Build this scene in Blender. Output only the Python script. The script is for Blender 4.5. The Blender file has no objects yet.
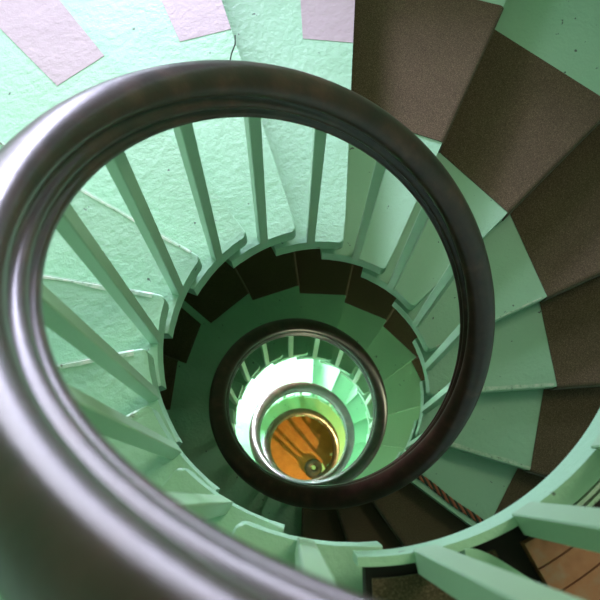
import bpy, bmesh, math, random
from mathutils import Vector, Matrix, noise
random.seed(7)
S = 0.85                      # metres per layout unit
H = 0.18 * S                  # rise of one step
A0 = 0.6032434                # angle of step 0 (clockwise from picture-left)
DA = 0.35865527               # angle of one step
R_IN = 0.536 * S              # radius of the well
R_OUT = 2.45 * S              # radius of the stair wall
T_SLAB = 0.105 * S
OVER = 0.034 * S              # nosing overhang
zl = 1.232 * S               # top landing
zf = -63 * 0.18 * S           # ground floor
K_TOP, K_END = -7, 62         # landing, last step
TURN = 2 * math.pi / DA
C = bpy.context.scene.collection

def sm(x):
    x = max(0.0, min(1.0, x)); return x * x * (3 - 2 * x)
def interp(x, xs, ys):
    if x <= xs[0]: return ys[0]
    for i in range(len(xs) - 1):
        if x <= xs[i + 1]:
            t = (x - xs[i]) / (xs[i + 1] - xs[i]); return ys[i] + t * (ys[i + 1] - ys[i])
    return ys[-1]
KA = [-3, -2, 0, 1, 3, 4, 8, 9, 10, 11, 12, 14, 15, 16, 17, 19, 20, 23, 25, 27, 29]
KO = [0, -.06, -.04, 0, .01, .05, .045, .01, -.1, -.24, -.33, -.27, -.15, -.05, -.04, -.03, 0, .01, .09, .05, 0]
def kang(k): return k + interp(k, KA, KO)
def pol(r, kk, z):
    a = A0 + kk * DA
    return Vector((-r * math.cos(a), r * math.sin(a), z))
def zk(k): return 1.03 * S if k == -5 else -k * H

# ------------------------------------------------------------------ materials
def mat(name): 
    m = bpy.data.materials.new(name); m.use_nodes = True
    nt = m.node_tree; b = nt.nodes['Principled BSDF']
    return m, nt, b
def node(nt, t, **kw):
    n = nt.nodes.new(t)
    for k, v in kw.items():
        if k in n.inputs: n.inputs[k].default_value = v
        else: setattr(n, k, v)
    return n
def coords(nt, scale=1.0):
    tc = node(nt, 'ShaderNodeTexCoord')
    mp = node(nt, 'ShaderNodeMapping'); mp.inputs['Scale'].default_value = (scale,) * 3
    nt.links.new(tc.outputs['Object'], mp.inputs['Vector']); return mp.outputs['Vector']
def noise_tex(nt, vec, scale, detail=4, rough=.55):
    n = node(nt, 'ShaderNodeTexNoise'); n.inputs['Scale'].default_value = scale
    n.inputs['Detail'].default_value = detail; n.inputs['Roughness'].default_value = rough
    nt.links.new(vec, n.inputs['Vector']); return n
def ramp(nt, fac, stops):
    r = node(nt, 'ShaderNodeValToRGB'); e = r.color_ramp.elements
    e[0].position, e[0].color = stops[0][0], (*stops[0][1], 1)
    e[1].position, e[1].color = stops[-1][0], (*stops[-1][1], 1)
    for p, c in stops[1:-1]:
        x = e.new(p); x.color = (*c, 1)
    nt.links.new(fac, r.inputs['Fac']); return r
def bump(nt, b, height, strength, dist, prev=None):
    n = node(nt, 'ShaderNodeBump'); n.inputs['Strength'].default_value = strength; n.inputs['Distance'].default_value = dist
    nt.links.new(height, n.inputs['Height'])
    if prev: nt.links.new(prev, n.inputs['Normal'])
    nt.links.new(n.outputs['Normal'], b.inputs['Normal']); return n.outputs['Normal']

def paint(name, c1, c2, rough=.42, bs=.5, speck=True):
    m, nt, b = mat(name); v = coords(nt)
    big = noise_tex(nt, v, 2.2, 5)
    col = ramp(nt, big.outputs['Fac'], [(.3, c1), (.7, c2)])
    out = col.outputs['Color']
    if speck:      # little chips of grey undercoat
        ch = noise_tex(nt, v, 34, 3, .5)
        msk = ramp(nt, ch.outputs['Fac'], [(.715, (0, 0, 0)), (.74, (1, 1, 1))])
        mx = node(nt, 'ShaderNodeMix', data_type='RGBA')
        nt.links.new(msk.outputs['Color'], mx.inputs[0]); nt.links.new(out, mx.inputs[6])
        mx.inputs[7].default_value = (.10, .14, .11, 1); out = mx.outputs[2]
    nt.links.new(out, b.inputs['Base Color'])
    b.inputs['Roughness'].default_value = rough
    n1 = noise_tex(nt, v, 42, 6, .65); n2 = noise_tex(nt, v, 6, 3, .5)
    p = bump(nt, b, n2.outputs['Fac'], bs * .8, .02)
    bump(nt, b, n1.outputs['Fac'], bs, .012, p)
    return m
M_mint = paint('mint gloss paint', (.325, .58, .39), (.375, .625, .43), .40, .36)
M_balu = paint('mint baluster paint', (.35, .54, .36), (.38, .57, .39), .35, .08, False)
M_wall = paint('mint wall paint', (.30, .50, .33), (.34, .54, .37), .5, .3)
M_mauve = paint('mauve paint', (.42, .335, .355), (.48, .385, .405), .5, .25, False)
M_ceil = paint('ceiling grey', (.36, .27, .25), (.42, .32, .30), .7, .1, False)

M_carpet, nt, b = mat('brown carpet'); v = coords(nt)
n1 = noise_tex(nt, v, 300, 3, .75); n2 = noise_tex(nt, v, 5, 4)
c = ramp(nt, n1.outputs['Fac'], [(.28, (.038, .022, .009)), (.5, (.108, .071, .037)), (.74, (.27, .19, .115))])
mx = node(nt, 'ShaderNodeMix', data_type='RGBA', blend_type='MULTIPLY'); mx.inputs[0].default_value = .5
r2 = ramp(nt, n2.outputs['Fac'], [(.3, (.75, .75, .75)), (.7, (1, 1, 1))])
nt.links.new(c.outputs['Color'], mx.inputs[6]); nt.links.new(r2.outputs['Color'], mx.inputs[7])
nt.links.new(mx.outputs[2], b.inputs['Base Color']); b.inputs['Roughness'].default_value = .95
b.inputs['Sheen Weight'].default_value = .15
bump(nt, b, n1.outputs['Fac'], .5, .003)

M_wood, nt, b = mat('dark varnished wood'); v = coords(nt)
n1 = noise_tex(nt, v, 14, 5, .6); n2 = noise_tex(nt, v, 90, 3, .6)
c = ramp(nt, n1.outputs['Fac'], [(.3, (.020, .0085, .006)), (.55, (.044, .018, .013)), (.75, (.090, .040, .028))])
nt.links.new(c.outputs['Color'], b.inputs['Base Color'])
rr = node(nt, 'ShaderNodeMapRange'); rr.inputs['To Min'].default_value = .24; rr.inputs['To Max'].default_value = .42
nt.links.new(n1.outputs['Fac'], rr.inputs['Value']); nt.links.new(rr.outputs['Result'], b.inputs['Roughness'])
b.inputs['Coat Weight'].default_value = .4; b.inputs['Coat Roughness'].default_value = .18
bump(nt, b, n2.outputs['Fac'], .12, .003)

M_floor, nt, b = mat('orange floor'); v = coords(nt)
n1 = noise_tex(nt, v, 9, 5); c = ramp(nt, n1.outputs['Fac'], [(.3, (.42, .15, .025)), (.7, (.58, .23, .05))])
nt.links.new(c.outputs['Color'], b.inputs['Base Color']); b.inputs['Roughness'].default_value = .45

M_brick, nt, b = mat('worn reddish boards'); v = coords(nt)
n1 = noise_tex(nt, v, 18, 5); c = ramp(nt, n1.outputs['Fac'], [(.3, (.20, .075, .035)), (.55, (.36, .15, .075)), (.78, (.30, .26, .20))])
nt.links.new(c.outputs['Color'], b.inputs['Base Color']); b.inputs['Roughness'].default_value = .6
bump(nt, b, n1.outputs['Fac'], .4, .006)

def plain(name, c, r=.6):
    m, nt, b = mat(name); v = coords(nt); n1 = noise_tex(nt, v, 40, 3)
    k = ramp(nt, n1.outputs['Fac'], [(.3, tuple(x * .8 for x in c)), (.7, c)])
    nt.links.new(k.outputs['Color'], b.inputs['Base Color']); b.inputs['Roughness'].default_value = r; return m
M_cord_red = plain('red cord strand', (.45, .13, .065), .8)
M_cord_dark = plain('dark cord strand', (.035, .045, .025), .8)
M_dark = plain('dark gap', (.02, .018, .014), .9)

# ------------------------------------------------------------------ helpers
def link(name, me, m, parent=None, smooth=False, angle=None):
    o = bpy.data.objects.new(name, me); C.objects.link(o)
    if m: me.materials.append(m)
    if parent: o.parent = parent
    if smooth:
        for p in me.polygons: p.use_smooth = True
    return o
def from_bm(name, bm, m, parent=None, smooth=False):
    bmesh.ops.recalc_face_normals(bm, faces=bm.faces)
    me = bpy.data.meshes.new(name); bm.to_mesh(me); bm.free()
    return link(name, me, m, parent, smooth)
def tag(o, label, cat, group=None):
    o['label'] = label; o['category'] = cat
    if group: o['group'] = group
    return o
def struct(o, label=None):
    o['kind'] = 'structure'
    if label: o['label'] = label; o['category'] = o.name.split('_')[0]
    return o
def empty(name, loc=(0, 0, 0)):
    o = bpy.data.objects.new(name, None); C.objects.link(o); o.location = loc; o.empty_display_size = .1; return o
def prism(bm, pts, z0, z1):
    lo = [bm.verts.new((p.x, p.y, z0)) for p in pts]; hi = [bm.verts.new((p.x, p.y, z1)) for p in pts]
    n = len(pts); fs = [bm.faces.new(hi), bm.faces.new(lo[::-1])]
    for i in range(n): fs.append(bm.faces.new((lo[i], lo[(i + 1) % n], hi[(i + 1) % n], hi[i])))
    return lo, hi
def sweep(name, path, ups, prof, m, parent=None, cap=True, smooth=True):
    """prof: (outward, up) points; path points with an outward vector each."""
    bm = bmesh.new(); rings = []
    for p, (o, u) in zip(path, ups):
        rings.append([bm.verts.new(p + o * a + u * b_) for a, b_ in prof])
    n = len(prof)
    for i in range(len(rings) - 1):
        for j in range(n):
            bm.faces.new((rings[i][j], rings[i][(j + 1) % n], rings[i + 1][(j + 1) % n], rings[i + 1][j]))
    if cap: bm.faces.new(rings[0]); bm.faces.new(rings[-1][::-1])
    return from_bm(name, bm, m, parent, smooth)

# ------------------------------------------------------------------ the staircase
def nose_k(k, r):          # the nosing is a straight line passing a little beside the axis
    return kang(k) + .16 * (S / r - 1.0)
def set_back(r, d): return d / (r * DA)
RS = [R_IN, .545 * S, .58 * S, .66 * S, .74 * S, .85 * S, 1.0 * S, 1.3 * S, 1.7 * S, 2.1 * S, R_OUT]
def step_mesh(k):
    bm = bmesh.new(); z = zk(k)
    # tread slab with rounded nosing
    arc = lambda r, a, b_, n: [pol(r, a + (b_ - a) * i / n, 0) for i in range(n + 1)]
    RC = .020 * S              # rounded corner at the well end of the nosing
    front = [pol(R_IN, nose_k(k, R_IN) - set_back(R_IN, RC), 0)] + [pol(R_IN + RC * (1 - math.cos(a)), nose_k(k, R_IN + RC * (1 - math.cos(a))) - set_back(R_IN, RC * (1 - math.sin(a))), 0) for a in (.35, .75, 1.15)] + [pol(r, nose_k(k, r), 0) for r in [R_IN + RC] + RS[3:]]
    backk = lambda r: nose_k(k, r) - 1.48
    back = [pol(r, backk(r), 0) for r in RS]
    out_arc = arc(R_OUT, nose_k(k, R_OUT), backk(R_OUT), 4)[1:-1]
    in_arc = arc(R_IN, backk(R_IN), nose_k(k, R_IN) - set_back(R_IN, RC), 6)[1:-1]
    lo, hi = prism(bm, front + out_arc + back[::-1] + in_arc, z - T_SLAB, z)
    nf = len(front); n = len(lo)
    sel = set()
    for ring in (lo, hi):
        idx = list(range(nf - 1)) + list(range(nf + len(out_arc) + len(back) - 1, n))
        for i in idx:
            e = bm.edges.get((ring[i], ring[(i + 1) % n]))
            if e: sel.add(e)
    bmesh.ops.bevel(bm, geom=list(sel), offset=.011, segments=3, affect='EDGES', profile=.6, clamp_overlap=True)
    # recessed riser between this tread and the next one down
    rr = [R_IN + .022] + RS[2:]
    f2 = [pol(r, nose_k(k, r) - set_back(r, OVER), 0) for r in rr]
    b2 = [pol(r, nose_k(k, r) - set_back(r, OVER + .04), 0) for r in rr]
    prism(bm, f2 + b2[::-1], zk(k + 1) - .004, z - T_SLAB + .004)
    return bm

FLIGHTS = [
    (-5, 12, 'topmost turn of the mint spiral staircase, with mauve patches on its upper treads'),
    (13, 30, 'second turn down of the spiral staircase, in deep green shade'),
    (31, 47, 'third turn down of the spiral staircase, its treads bleached white by window light'),
    (48, 62, 'lowest turn of the spiral staircase, half mint and half yellow, curling round the orange floor'),
]
def strip_pad(name, k, rin_b, rin_f, r_out, m, parent, th=.006, k0=None, wrap=True, back_gap=0.0, n_r=10):
    """a thin covering lying on step k: tread, round the nosing and down the riser"""
    z = zk(k)
    def section(t, r):
        kb = (nose_k(k - 1, r) - set_back(r, OVER - .002)) if k0 is None else k - 1 + k0
        kf = nose_k(k, r)
        pts = []
        if wrap:
            e = .002
            o = [(kb, 0, z + th), (kf, -.010, z + th), (kf, -.001, z + th * .6), (kf, th, z - .008), (kf, th, z - T_SLAB - th),
                 (kf, -OVER + th, z - T_SLAB - th), (kf, -OVER + th, z - H + th)]
            i_ = [(kf, -OVER - .004, z - H + th), (kf, -OVER - .004, z - T_SLAB + .004), (kf, -.012, z - T_SLAB + .004), (kf, -.012, z - .012), (kb, 0, z - .004)]
            seq = o + i_
        else:
            d = .045 if wrap is False else 0.0
            seq = [(kb, 0, z + th), (kf, -d, z + th), (kf, -d, z - .003), (kb, 0, z - .003)]
        return [pol(r, a + set_back(r, d), zz) for a, d, zz in seq]
    bm = bmesh.new(); rings = []
    for i in range(n_r + 1):
        t = i / n_r
        row = []
        # radius differs at back and front: blend along the section
        rb = rin_b + (r_out - rin_b) * t; rf = rin_f + (r_out - rin_f) * t
        sf = section(t, rf); sb = section(t, rb)
        pts = list(sf); pts[0] = sb[0]; pts[-1] = sb[-1]
        rings.append([bm.verts.new(p) for p in pts])
    n = len(rings[0])
    for i in range(n_r):
        for j in range(n):
            bm.faces.new((rings[i][j], rings[i][(j + 1) % n], rings[i + 1][(j + 1) % n], rings[i + 1][j]))
    bm.faces.new(rings[0]); bm.faces.new(rings[-1][::-1])
    return from_bm(name, bm, m, parent)

steps = {}
for k0, k1, lab in FLIGHTS:
    fl = tag(empty('staircase_flight', pol(R_IN, k1, zk(k1))), lab, 'stairs')
    inv = Matrix.Translation(-fl.location)
    for k in range(k0, k1 + 1):
        o = from_bm('step', step_mesh(k), M_mint, fl); o.data.transform(inv); steps[k] = o
        if k in (1, 2, 3):
            q = strip_pad('mauve_patch', k, 1.455 * S, 1.44 * S, 2.2 * S, M_mauve, o, th=.0015, k0=.54, wrap=None)
            q.data.transform(inv); q['label'] = 'mauve painted patch'

# pale strips on some nosings: wear plus edge light painted in; and a crack
M_worn_lit, nt, b = mat('worn and lit cream edge'); v = coords(nt)
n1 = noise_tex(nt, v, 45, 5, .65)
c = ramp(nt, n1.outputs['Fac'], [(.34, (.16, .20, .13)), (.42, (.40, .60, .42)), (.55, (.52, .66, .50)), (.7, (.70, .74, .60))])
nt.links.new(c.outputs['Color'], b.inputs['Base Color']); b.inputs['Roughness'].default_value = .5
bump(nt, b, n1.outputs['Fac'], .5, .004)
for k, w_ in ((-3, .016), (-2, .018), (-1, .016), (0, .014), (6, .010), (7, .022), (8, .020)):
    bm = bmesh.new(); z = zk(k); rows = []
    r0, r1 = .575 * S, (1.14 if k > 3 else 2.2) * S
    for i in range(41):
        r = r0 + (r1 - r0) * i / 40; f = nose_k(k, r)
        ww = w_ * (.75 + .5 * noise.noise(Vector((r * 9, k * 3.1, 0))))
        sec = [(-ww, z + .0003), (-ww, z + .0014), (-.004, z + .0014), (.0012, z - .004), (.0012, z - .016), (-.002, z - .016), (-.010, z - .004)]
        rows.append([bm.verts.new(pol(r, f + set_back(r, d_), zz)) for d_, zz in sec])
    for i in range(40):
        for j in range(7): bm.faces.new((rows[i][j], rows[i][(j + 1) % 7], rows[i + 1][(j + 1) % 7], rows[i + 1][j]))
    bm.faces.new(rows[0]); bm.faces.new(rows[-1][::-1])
    q = from_bm('worn_lit_edge', bm, M_worn_lit, steps[k]); q.data.transform(Matrix.Translation(-steps[k].parent.location)); q['label'] = 'worn pale edge with caught light painted in'
bm = bmesh.new()
cr = [(1.225, 1.80), (1.262, 1.805), (1.30, 1.87), (1.33, 1.90), (1.37, 1.955), (1.41, 1.975)]
for (ra, ka), (rb_, kb_) in zip(cr, cr[1:]):
    p0, p1 = pol(ra * S, ka, 0), pol(rb_ * S, kb_, 0); dd = (p1 - p0).normalized(); nn = Vector((-dd.y, dd.x, 0)) * .0022
    prism(bm, [p0 - nn, p0 + nn, p1 + nn, p1 - nn], zk(2), zk(2) + .0006)
q = from_bm('paint_crack', bm, M_dark, steps[2]); q.data.transform(Matrix.Translation(-steps[2].parent.location))

# brown carpet runner
run = tag(empty('carpet_runner', pol(1.5 * S, 9, zk(9))), 'dark brown carpet runner laid down the shaded steps right of the mauve patches', 'carpet')
invr = Matrix.Translation(-run.location)
RIN = {4: (1.205, 1.18), 5: (1.228, 1.166), 6: (1.262, 1.16), 7: (1.188, 1.154), 8: (1.151, 1.114), 9: (1.104, 1.088),
       10: (.555, .555), 11: (.555, .555), 12: (.555, .555), 17: (1.0, 1.03), 18: (1.0, 1.075)}
for k in range(4, 31):
    a, b_ = RIN.get(k, (1.07, 1.085))
    q = strip_pad('carpet_piece', k, a * S, b_ * S, 1.92 * S, M_carpet, run, wrap=(k not in (9, 18)))
    q.data.transform(invr)

# ------------------------------------------------------------------ railing
KC = [-12, -8, -6, -4, -2, 0, 2, 4, 6, 8, 10, 12, 15, 18, 21, 24, 28, 32]
DR = [.075, .070, .026, .010, -.0017, -.0097, -.0017, .0051, -.0011, -.0057, -.0094, -.003, .0158, .034, .0185, .0018, -.0066, -.0071]
DZ = [.0096, .013, .02, .0218, .0109, -.0008, .0005, .0055, .0042, .0026, .0023, .0032, .0052, .0072, .0047, .0027, .0016, .0012]
GW = [(i * .25, math.exp(-.5 * (i * .25) ** 2)) for i in range(-8, 9)]
GS = sum(w for _, w in GW)
def gs(k, ys): return sum(w * interp(k + d, KC, ys) for d, w in GW) / GS
def rail_rz(k):
    r = .48877 + gs(k, DR); z = 1.24862 + gs(k, DZ) - .18 * max(k, -8.0)
    return r * S, z * S
path = []
k = -10.5
while k < 59.0:
    r, z = rail_rz(k); path.append(pol(r, k, z)); k += .125
n_helix = len(path)
# volute at the foot: curvature tightens
p = path[-1].copy(); d = (path[-1] - path[-2]); slope = d.z / d.xy.length; d.z = 0; d.normalize()
ds = .012; L = 1.35 * S; s = 0.0
while s < L:
    t = s / L
    kap = 1 / (.48 * S) + (1 / (.075 * S) - 1 / (.48 * S)) * sm((t - .25) / .6)
    ang = -kap * ds
    d = Vector((d.x * math.cos(ang) - d.y * math.sin(ang), d.x * math.sin(ang) + d.y * math.cos(ang), 0))
    p = p + d * ds; p.z += slope * ds * (1 - sm(t / .55)); path.append(p.copy()); s += ds
volute_pt = path[-12].copy()
PROF = [(-.028, -.060), (-.040, -.059), (-.045, -.053), (-.045, -.046), (-.040, -.041), (-.034, -.039), (-.032, -.033), (-.036, -.029), (-.041, -.026),
        (-.043, -.020), (-.041, -.014), (-.034, -.010), (-.027, -.007), (-.026, -.002), (-.032, .002), (-.036, .009), (-.036, .018), (-.030, .029), (-.018, .037),
        (0, .0405), (.020, .040), (.038, .034), (.050, .022), (.054, .010), (.052, -.002), (.044, -.010), (.040, -.020), (.043, -.030), (.043, -.050), (.030, -.060)]
PROF = [(x * S, y * S) for x, y in PROF]
ups = []
for i in range(len(path)):
    a = path[max(0, i - 1)]; c_ = path[min(len(path) - 1, i + 1)]
    t = (c_ - a).normalized(); o = Vector((0, 0, 1)).cross(t); o.normalize()
    # clockwise descent: outward lies to the left of travel
    u = t.cross(o); u.normalize()
    if u.z < 0: u = -u
    ups.append((o, u))
rail = tag(empty('stair_railing', (0, 0, zk(K_END + 1))), 'dark wooden spiral handrail on slim mint balusters, winding down to a scroll at the floor', 'railing')
invq = Matrix.Translation(-rail.location)
hr = sweep('handrail', path, ups, PROF, M_wood, rail); hr.data.transform(invq)
for poly in hr.data.polygons: poly.use_smooth = True

def baluster(kb, zb, top, w=.033 * S, rb=.545 * S):
    base = pol(rb, kb, zb)
    o = Vector((base.x, base.y, 0)).normalized(); t = Vector((-o.y, o.x, 0))
    bm = bmesh.new(); rings = []
    for q, ww in ((base, w), (top, w)):
        rings.append([bm.verts.new(q + o * (a * ww / 2) + t * (b_ * ww / 2)) for a, b_ in ((-1, -1), (1, -1), (1, 1), (-1, 1))])
    for j in range(4): bm.faces.new((rings[0][j], rings[0][(j + 1) % 4], rings[1][(j + 1) % 4], rings[1][j]))
    bm.faces.new(rings[0]); bm.faces.new(rings[1])
    bmesh.ops.bevel(bm, geom=[e for e in bm.edges], offset=.002, segments=1, affect='EDGES')
    ob = from_bm('baluster', bm, M_balu, rail); ob.data.transform(invq)
for k in range(-5, 61):
    kb = kang(k) - .58
    r, z = rail_rz(kb)
    baluster(kb, zk(k) - .004, pol(r, kb, z - .05 * S))
for kb in (-6.62, -7.55, -8.5):
    r, z = rail_rz(kb); baluster(kb, zl - .01, pol(r, kb, z - .05 * S), .042 * S, .552 * S)
for q in (.16, .34, .52):
    p = path[n_helix + int(q * S / .012)]
    zb = zf + (H if q < .3 else 0)
    o_ = Vector((p.x, p.y, 0)).normalized(); t_ = Vector((-o_.y, o_.x, 0)); w_ = .016 * S
    bm = bmesh.new(); prism(bm, [Vector((p.x, p.y, 0)) + o_ * (a * w_) + t_ * (b_ * w_) for a, b_ in ((-1, -1), (1, -1), (1, 1), (-1, 1))], zb - .004, p.z - .045 * S)
    ob = from_bm('baluster', bm, M_balu, rail); ob.data.transform(invq)
# newel under the scroll
bm = bmesh.new()
zf = zk(K_END + 1)
prof = [(.045, 0), (.045, .06), (.03, .09), (.022, .16), (.019, .5), (.022, .75), (.034, .80), (.028, .84)]
hN = (volute_pt.z - .045 * S) - zf
rings = []
for r_, f_ in prof:
    zz = zf + hN * f_ / .84
    rings.append([bm.verts.new((volute_pt.x + r_ * math.cos(a * math.pi / 10), volute_pt.y + r_ * math.sin(a * math.pi / 10), zz)) for a in range(20)])
for i in range(len(rings) - 1):
    for j in range(20): bm.faces.new((rings[i][j], rings[i][(j + 1) % 20], rings[i + 1][(j + 1) % 20], rings[i + 1][j]))
bm.faces.new(rings[0]); bm.faces.new(rings[-1])
nw = from_bm('newel', bm, M_balu, rail, True); nw.data.transform(invq)

bm = bmesh.new()
cc = volute_pt + Vector((.03, .03, 0))
prism(bm, [Vector((cc.x + .15 * S * math.cos(a * math.pi / 18), cc.y + .15 * S * math.sin(a * math.pi / 18), 0)) for a in range(36)], zf, zf + H)
q = from_bm('curtail_end', bm, M_mint, fl); q.data.transform(Matrix.Translation(-fl.location))
# ------------------------------------------------------------------ twisted cord on step 9
cord = tag(empty('twisted_cord', pol(.85 * S, 9, zk(9))), 'twisted red and dark cord lying along the edge of a mint step', 'cord')
invc = Matrix.Translation(-cord.location)
for ph in range(4):
    pts = []; N = 150
    for i in range(N + 1):
        t = i / N; r = (.64 + (1.085 - .64) * t) * S
        c0 = pol(r, nose_k(9, r) - set_back(r, .036 + .003 * math.sin(t * 9)), zk(9) + .0105)
        tg = (pol(r + .01, nose_k(9, r + .01), 0) - pol(r, nose_k(9, r), 0)).normalized()
        sd = Vector((0, 0, 1)).cross(tg); a = t * 2 * math.pi * 4.2 + ph * math.pi / 2
        pts.append((c0 + sd * math.cos(a) * .007 + Vector((0, 0, 1)) * math.sin(a) * .004, sd, Vector((0, 0, 1))))
    pr = [(.007 * math.cos(j * math.pi / 4), .007 * math.sin(j * math.pi / 4)) for j in range(8)]
    o = sweep('cord_strand', [q[0] for q in pts], [(q[1], q[2]) for q in pts], pr, M_cord_red if ph % 2 == 0 else M_cord_dark, cord)
    o.data.transform(invc)
    o['label'] = 'red strand' if ph % 2 == 0 else 'dark strand'

# ------------------------------------------------------------------ top landing
def sector(name, r0, r1, ka, kb, z0, z1, m, parent=None, n=24):
    bm = bmesh.new()
    pts = [pol(r0, ka + (kb - ka) * i / n, 0) for i in range(n + 1)] + [pol(r1, kb + (ka - kb) * i / n, 0) for i in range(n + 1)]
    prism(bm, pts, z0, z1)
    return from_bm(name, bm, m, parent)
ld = struct(sector('floor_landing', .545 * S, R_OUT, -9.6, -6.1, zl - .11 * S, zl - .045 * S, M_dark), 'top landing with a mint kerb and worn reddish boards')
ld['category'] = 'landing'
sector('kerb', R_IN, .552 * S, -7.5, -6.02, zl - .115 * S, zl, M_mint, ld)
sector('kerb', R_IN, .572 * S, -9.6, -7.5, zl - .115 * S, zl + .012 * S, M_mint, ld, 30)
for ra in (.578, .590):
    sector('kerb_strip', ra * S, (ra + .007) * S, -9.6, -7.62, zl - .06 * S, zl + .002 * S, M_worn_lit, ld, 30)
sector('kerb', .628 * S, .9 * S, -9.6, -7.95, zl - .06 * S, zl + .006 * S, M_mint, ld, 30)
sector('mat', .575 * S, 1.3 * S, -7.2, -6.15, zl - .045 * S, zl - .035 * S, M_carpet, ld)['label'] = 'dark brown mat'
# curled edge of a tread on the landing
pth = []; up_ = []
for i in range(17):
    t = i / 16; a = math.pi * (.02 + .62 * t)
    pth.append(pol((.560 + .15 * t * t) * S, -6.93 - .62 * t + .10 * math.sin(a), zl + .004))
for i in range(17):
    tv = (pth[min(16, i + 1)] - pth[max(0, i - 1)]).normalized(); up_.append((Vector((0, 0, 1)).cross(tv), Vector((0, 0, 1))))
o = sweep('curled_nosing', pth, up_, [(-.008, -.05), (.008, -.05), (.008, 0), (-.008, 0)], M_mint, ld, smooth=False)
# worn boards
for i in range(7):
    r0 = (.585 + i * .047) * S
    o = sector('board', r0, r0 + .044 * S, -7.93, -7.42, zl - .045 * S, zl - .015 * S, M_brick, ld, 8); o['label'] = 'worn reddish board'

# ------------------------------------------------------------------ floor, wall, windows
zf = zk(K_END + 1)
bm = bmesh.new()
prism(bm, [pol(R_OUT + .15, i * TURN / 64, 0) for i in range(64)], zf - .1, zf)
struct(from_bm('floor', bm, M_floor), 'orange ground floor at the bottom of the well')
OPENINGS = [(.9, 3.3, -.2, .92), (35.7, 38.1, -6.3, -5.1), (51.6, 54.4, -9.3, -7.7), (24.9, 27.1, -4.2, -3.0), (4.3, 6.1, 3.6, 4.8), (.1, 1.72, .5, 1.5)]     # kfrom, kto, z0, z1 (units); second-turn and upper openings are added for fill light
z_top = 5.0 * S
bm = bmesh.new()
NA = 140; ks = [i * TURN / NA for i in range(NA)]
zs = sorted(set([zf, z_top] + [w[2] * S for w in OPENINGS] + [w[3] * S for w in OPENINGS] + [zf + j * .8 for j in range(1, int((z_top - zf) / .8))]))
inn = [[bm.verts.new(pol(R_OUT, kk, z)) for kk in ks] for z in zs]
for i in range(len(zs) - 1):
    for j in range(NA):
        kc = (ks[j] + TURN / NA / 2); zc = (zs[i] + zs[i + 1]) / 2
        hole = False
        for a, b_, z0, z1 in OPENINGS:
            for o_ in (-2, -1, 0, 1, 2):
                if a < kc + o_ * TURN < b_ and z0 * S < zc < z1 * S: hole = True
        if hole: continue
        bm.faces.new((inn[i][j], inn[i][(j + 1) % NA], inn[i + 1][(j + 1) % NA], inn[i + 1][j]))
w = from_bm('wall_round', bm, M_wall)
sol = w.modifiers.new('thick', 'SOLIDIFY'); sol.thickness = .2; sol.offset = 1
# make the thickness grow outwards
w.data.flip_normals() if w.data.polygons[0].normal.dot(w.data.polygons[0].center.xy.to_3d()) < 0 else None
struct(w, 'round mint stairwell wall')
bm = bmesh.new(); prism(bm, [pol(R_OUT + .2, i * TURN / 64, 0) for i in range(64)], z_top, z_top + .1)
struct(from_bm('ceiling', bm, M_ceil), 'pale ceiling over the stairwell')

# ------------------------------------------------------------------ light
def area(name, kmid, zmid, wd, ht, power, color, tilt=0.0, r=R_OUT + .12):
    l = bpy.data.lights.new(name, 'AREA'); l.shape = 'RECTANGLE'; l.size = wd; l.size_y = ht; l.energy = power; l.color = color
    o = bpy.data.objects.new(name, l); C.objects.link(o)
    o.location = pol(r, kmid, zmid)
    tgt = Vector((0, 0, zmid - tilt)); dirv = tgt - o.location
    o.rotation_euler = dirv.to_track_quat('-Z', 'Y').to_euler(); return o
area('window_daylight', 1.95, .62 * S, .75, .75, 220, (.97, .96, 1.30), .62 * S + .3, r=4.5 * S)
area('lower_window_daylight', 36.9, -5.4 * S, 1.0, 1.0, 1500, (1.0, 1.0, 1.1), 1.0, r=4.5 * S)
area('bottom_window_daylight', 53.0, -7.9 * S, 1.0, 1.0, 6000, (.95, 1.0, 1.15), 1.0, r=4.5 * S)
area('second_turn_fill', 26.0, -3.6 * S, .9, .8, 24, (1.0, .98, .62), 1.1, r=R_OUT + .5)  # added fill to lift the dark second turn, no known window
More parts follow.
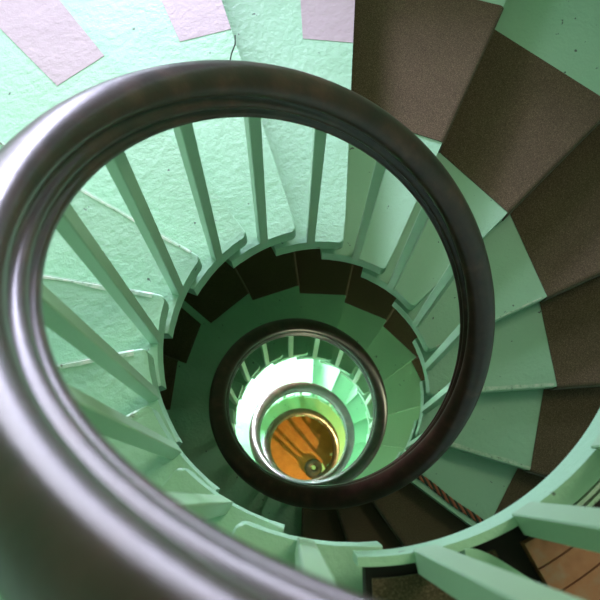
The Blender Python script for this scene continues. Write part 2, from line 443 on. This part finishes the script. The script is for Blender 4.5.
area('upper_fill', 5.2, 4.2 * S, 1.1, .9, 52, (1.0, .98, .74), 2.6, r=R_OUT + .12)  # added ambient fill for the right-hand treads, high up and unseen
area('side_window_daylight', .9, 1.0 * S, 1.25, .7, 23, (.96, .96, 1.16), .3, r=R_OUT + .06)
l = bpy.data.lights.new('skylight', 'AREA'); l.shape = 'DISK'; l.size = .9; l.energy = 9; l.color = (1, .96, .80)  # added soft fill under the closed ceiling
o = bpy.data.objects.new('skylight', l); C.objects.link(o); o.location = (.25, .15, z_top - .03)
l = bpy.data.lights.new('hall_lamp', 'POINT'); l.energy = 300; l.color = (1, .70, .28); l.shadow_soft_size = .03
o = bpy.data.objects.new('hall_lamp', l); C.objects.link(o); o.location = pol(2.25 * S, 61.8, zf + 2.0 * S)

wd = bpy.data.worlds.new('World'); bpy.context.scene.world = wd; wd.use_nodes = True
wd.node_tree.nodes['Background'].inputs[0].default_value = (.75, .9, 1, 1); wd.node_tree.nodes['Background'].inputs[1].default_value = .3

# ------------------------------------------------------------------ camera
F, NX, NY, CX, CY, CZ = 802.1174, 295.8971, 477.0876, -.110256, .407155, 2.618029
d = Vector((NX - 300, NY - 300, F)).normalized()
ex = (Vector((1, 0, 0)) - d * d.x).normalized(); ey = d.cross(ex)
def row(i): return Vector((ex[i], -ey[i], -d[i]))
xr, yr, zr = row(0), row(1), row(2)
m4 = Matrix((( xr.x, -yr.x, -zr.x, CX * S), (xr.y, -yr.y, -zr.y, -CY * S), (xr.z, -yr.z, -zr.z, CZ * S), (0, 0, 0, 1)))
cam = bpy.data.cameras.new('camera'); co = bpy.data.objects.new('camera', cam); C.objects.link(co)
co.matrix_world = m4
cam.sensor_fit = 'HORIZONTAL'; cam.sensor_width = 36; cam.lens = 36 * F / 600; cam.clip_start = .02
cam.dof.use_dof = True; cam.dof.focus_distance = 2.7 * S; cam.dof.aperture_fstop = 8.0
sc = bpy.context.scene; sc.camera = co
sc.view_settings.view_transform = 'Standard'; sc.view_settings.look = 'None'; sc.view_settings.gamma = 1
sc.view_settings.use_curve_mapping = False; sc.view_settings.exposure = 0.0
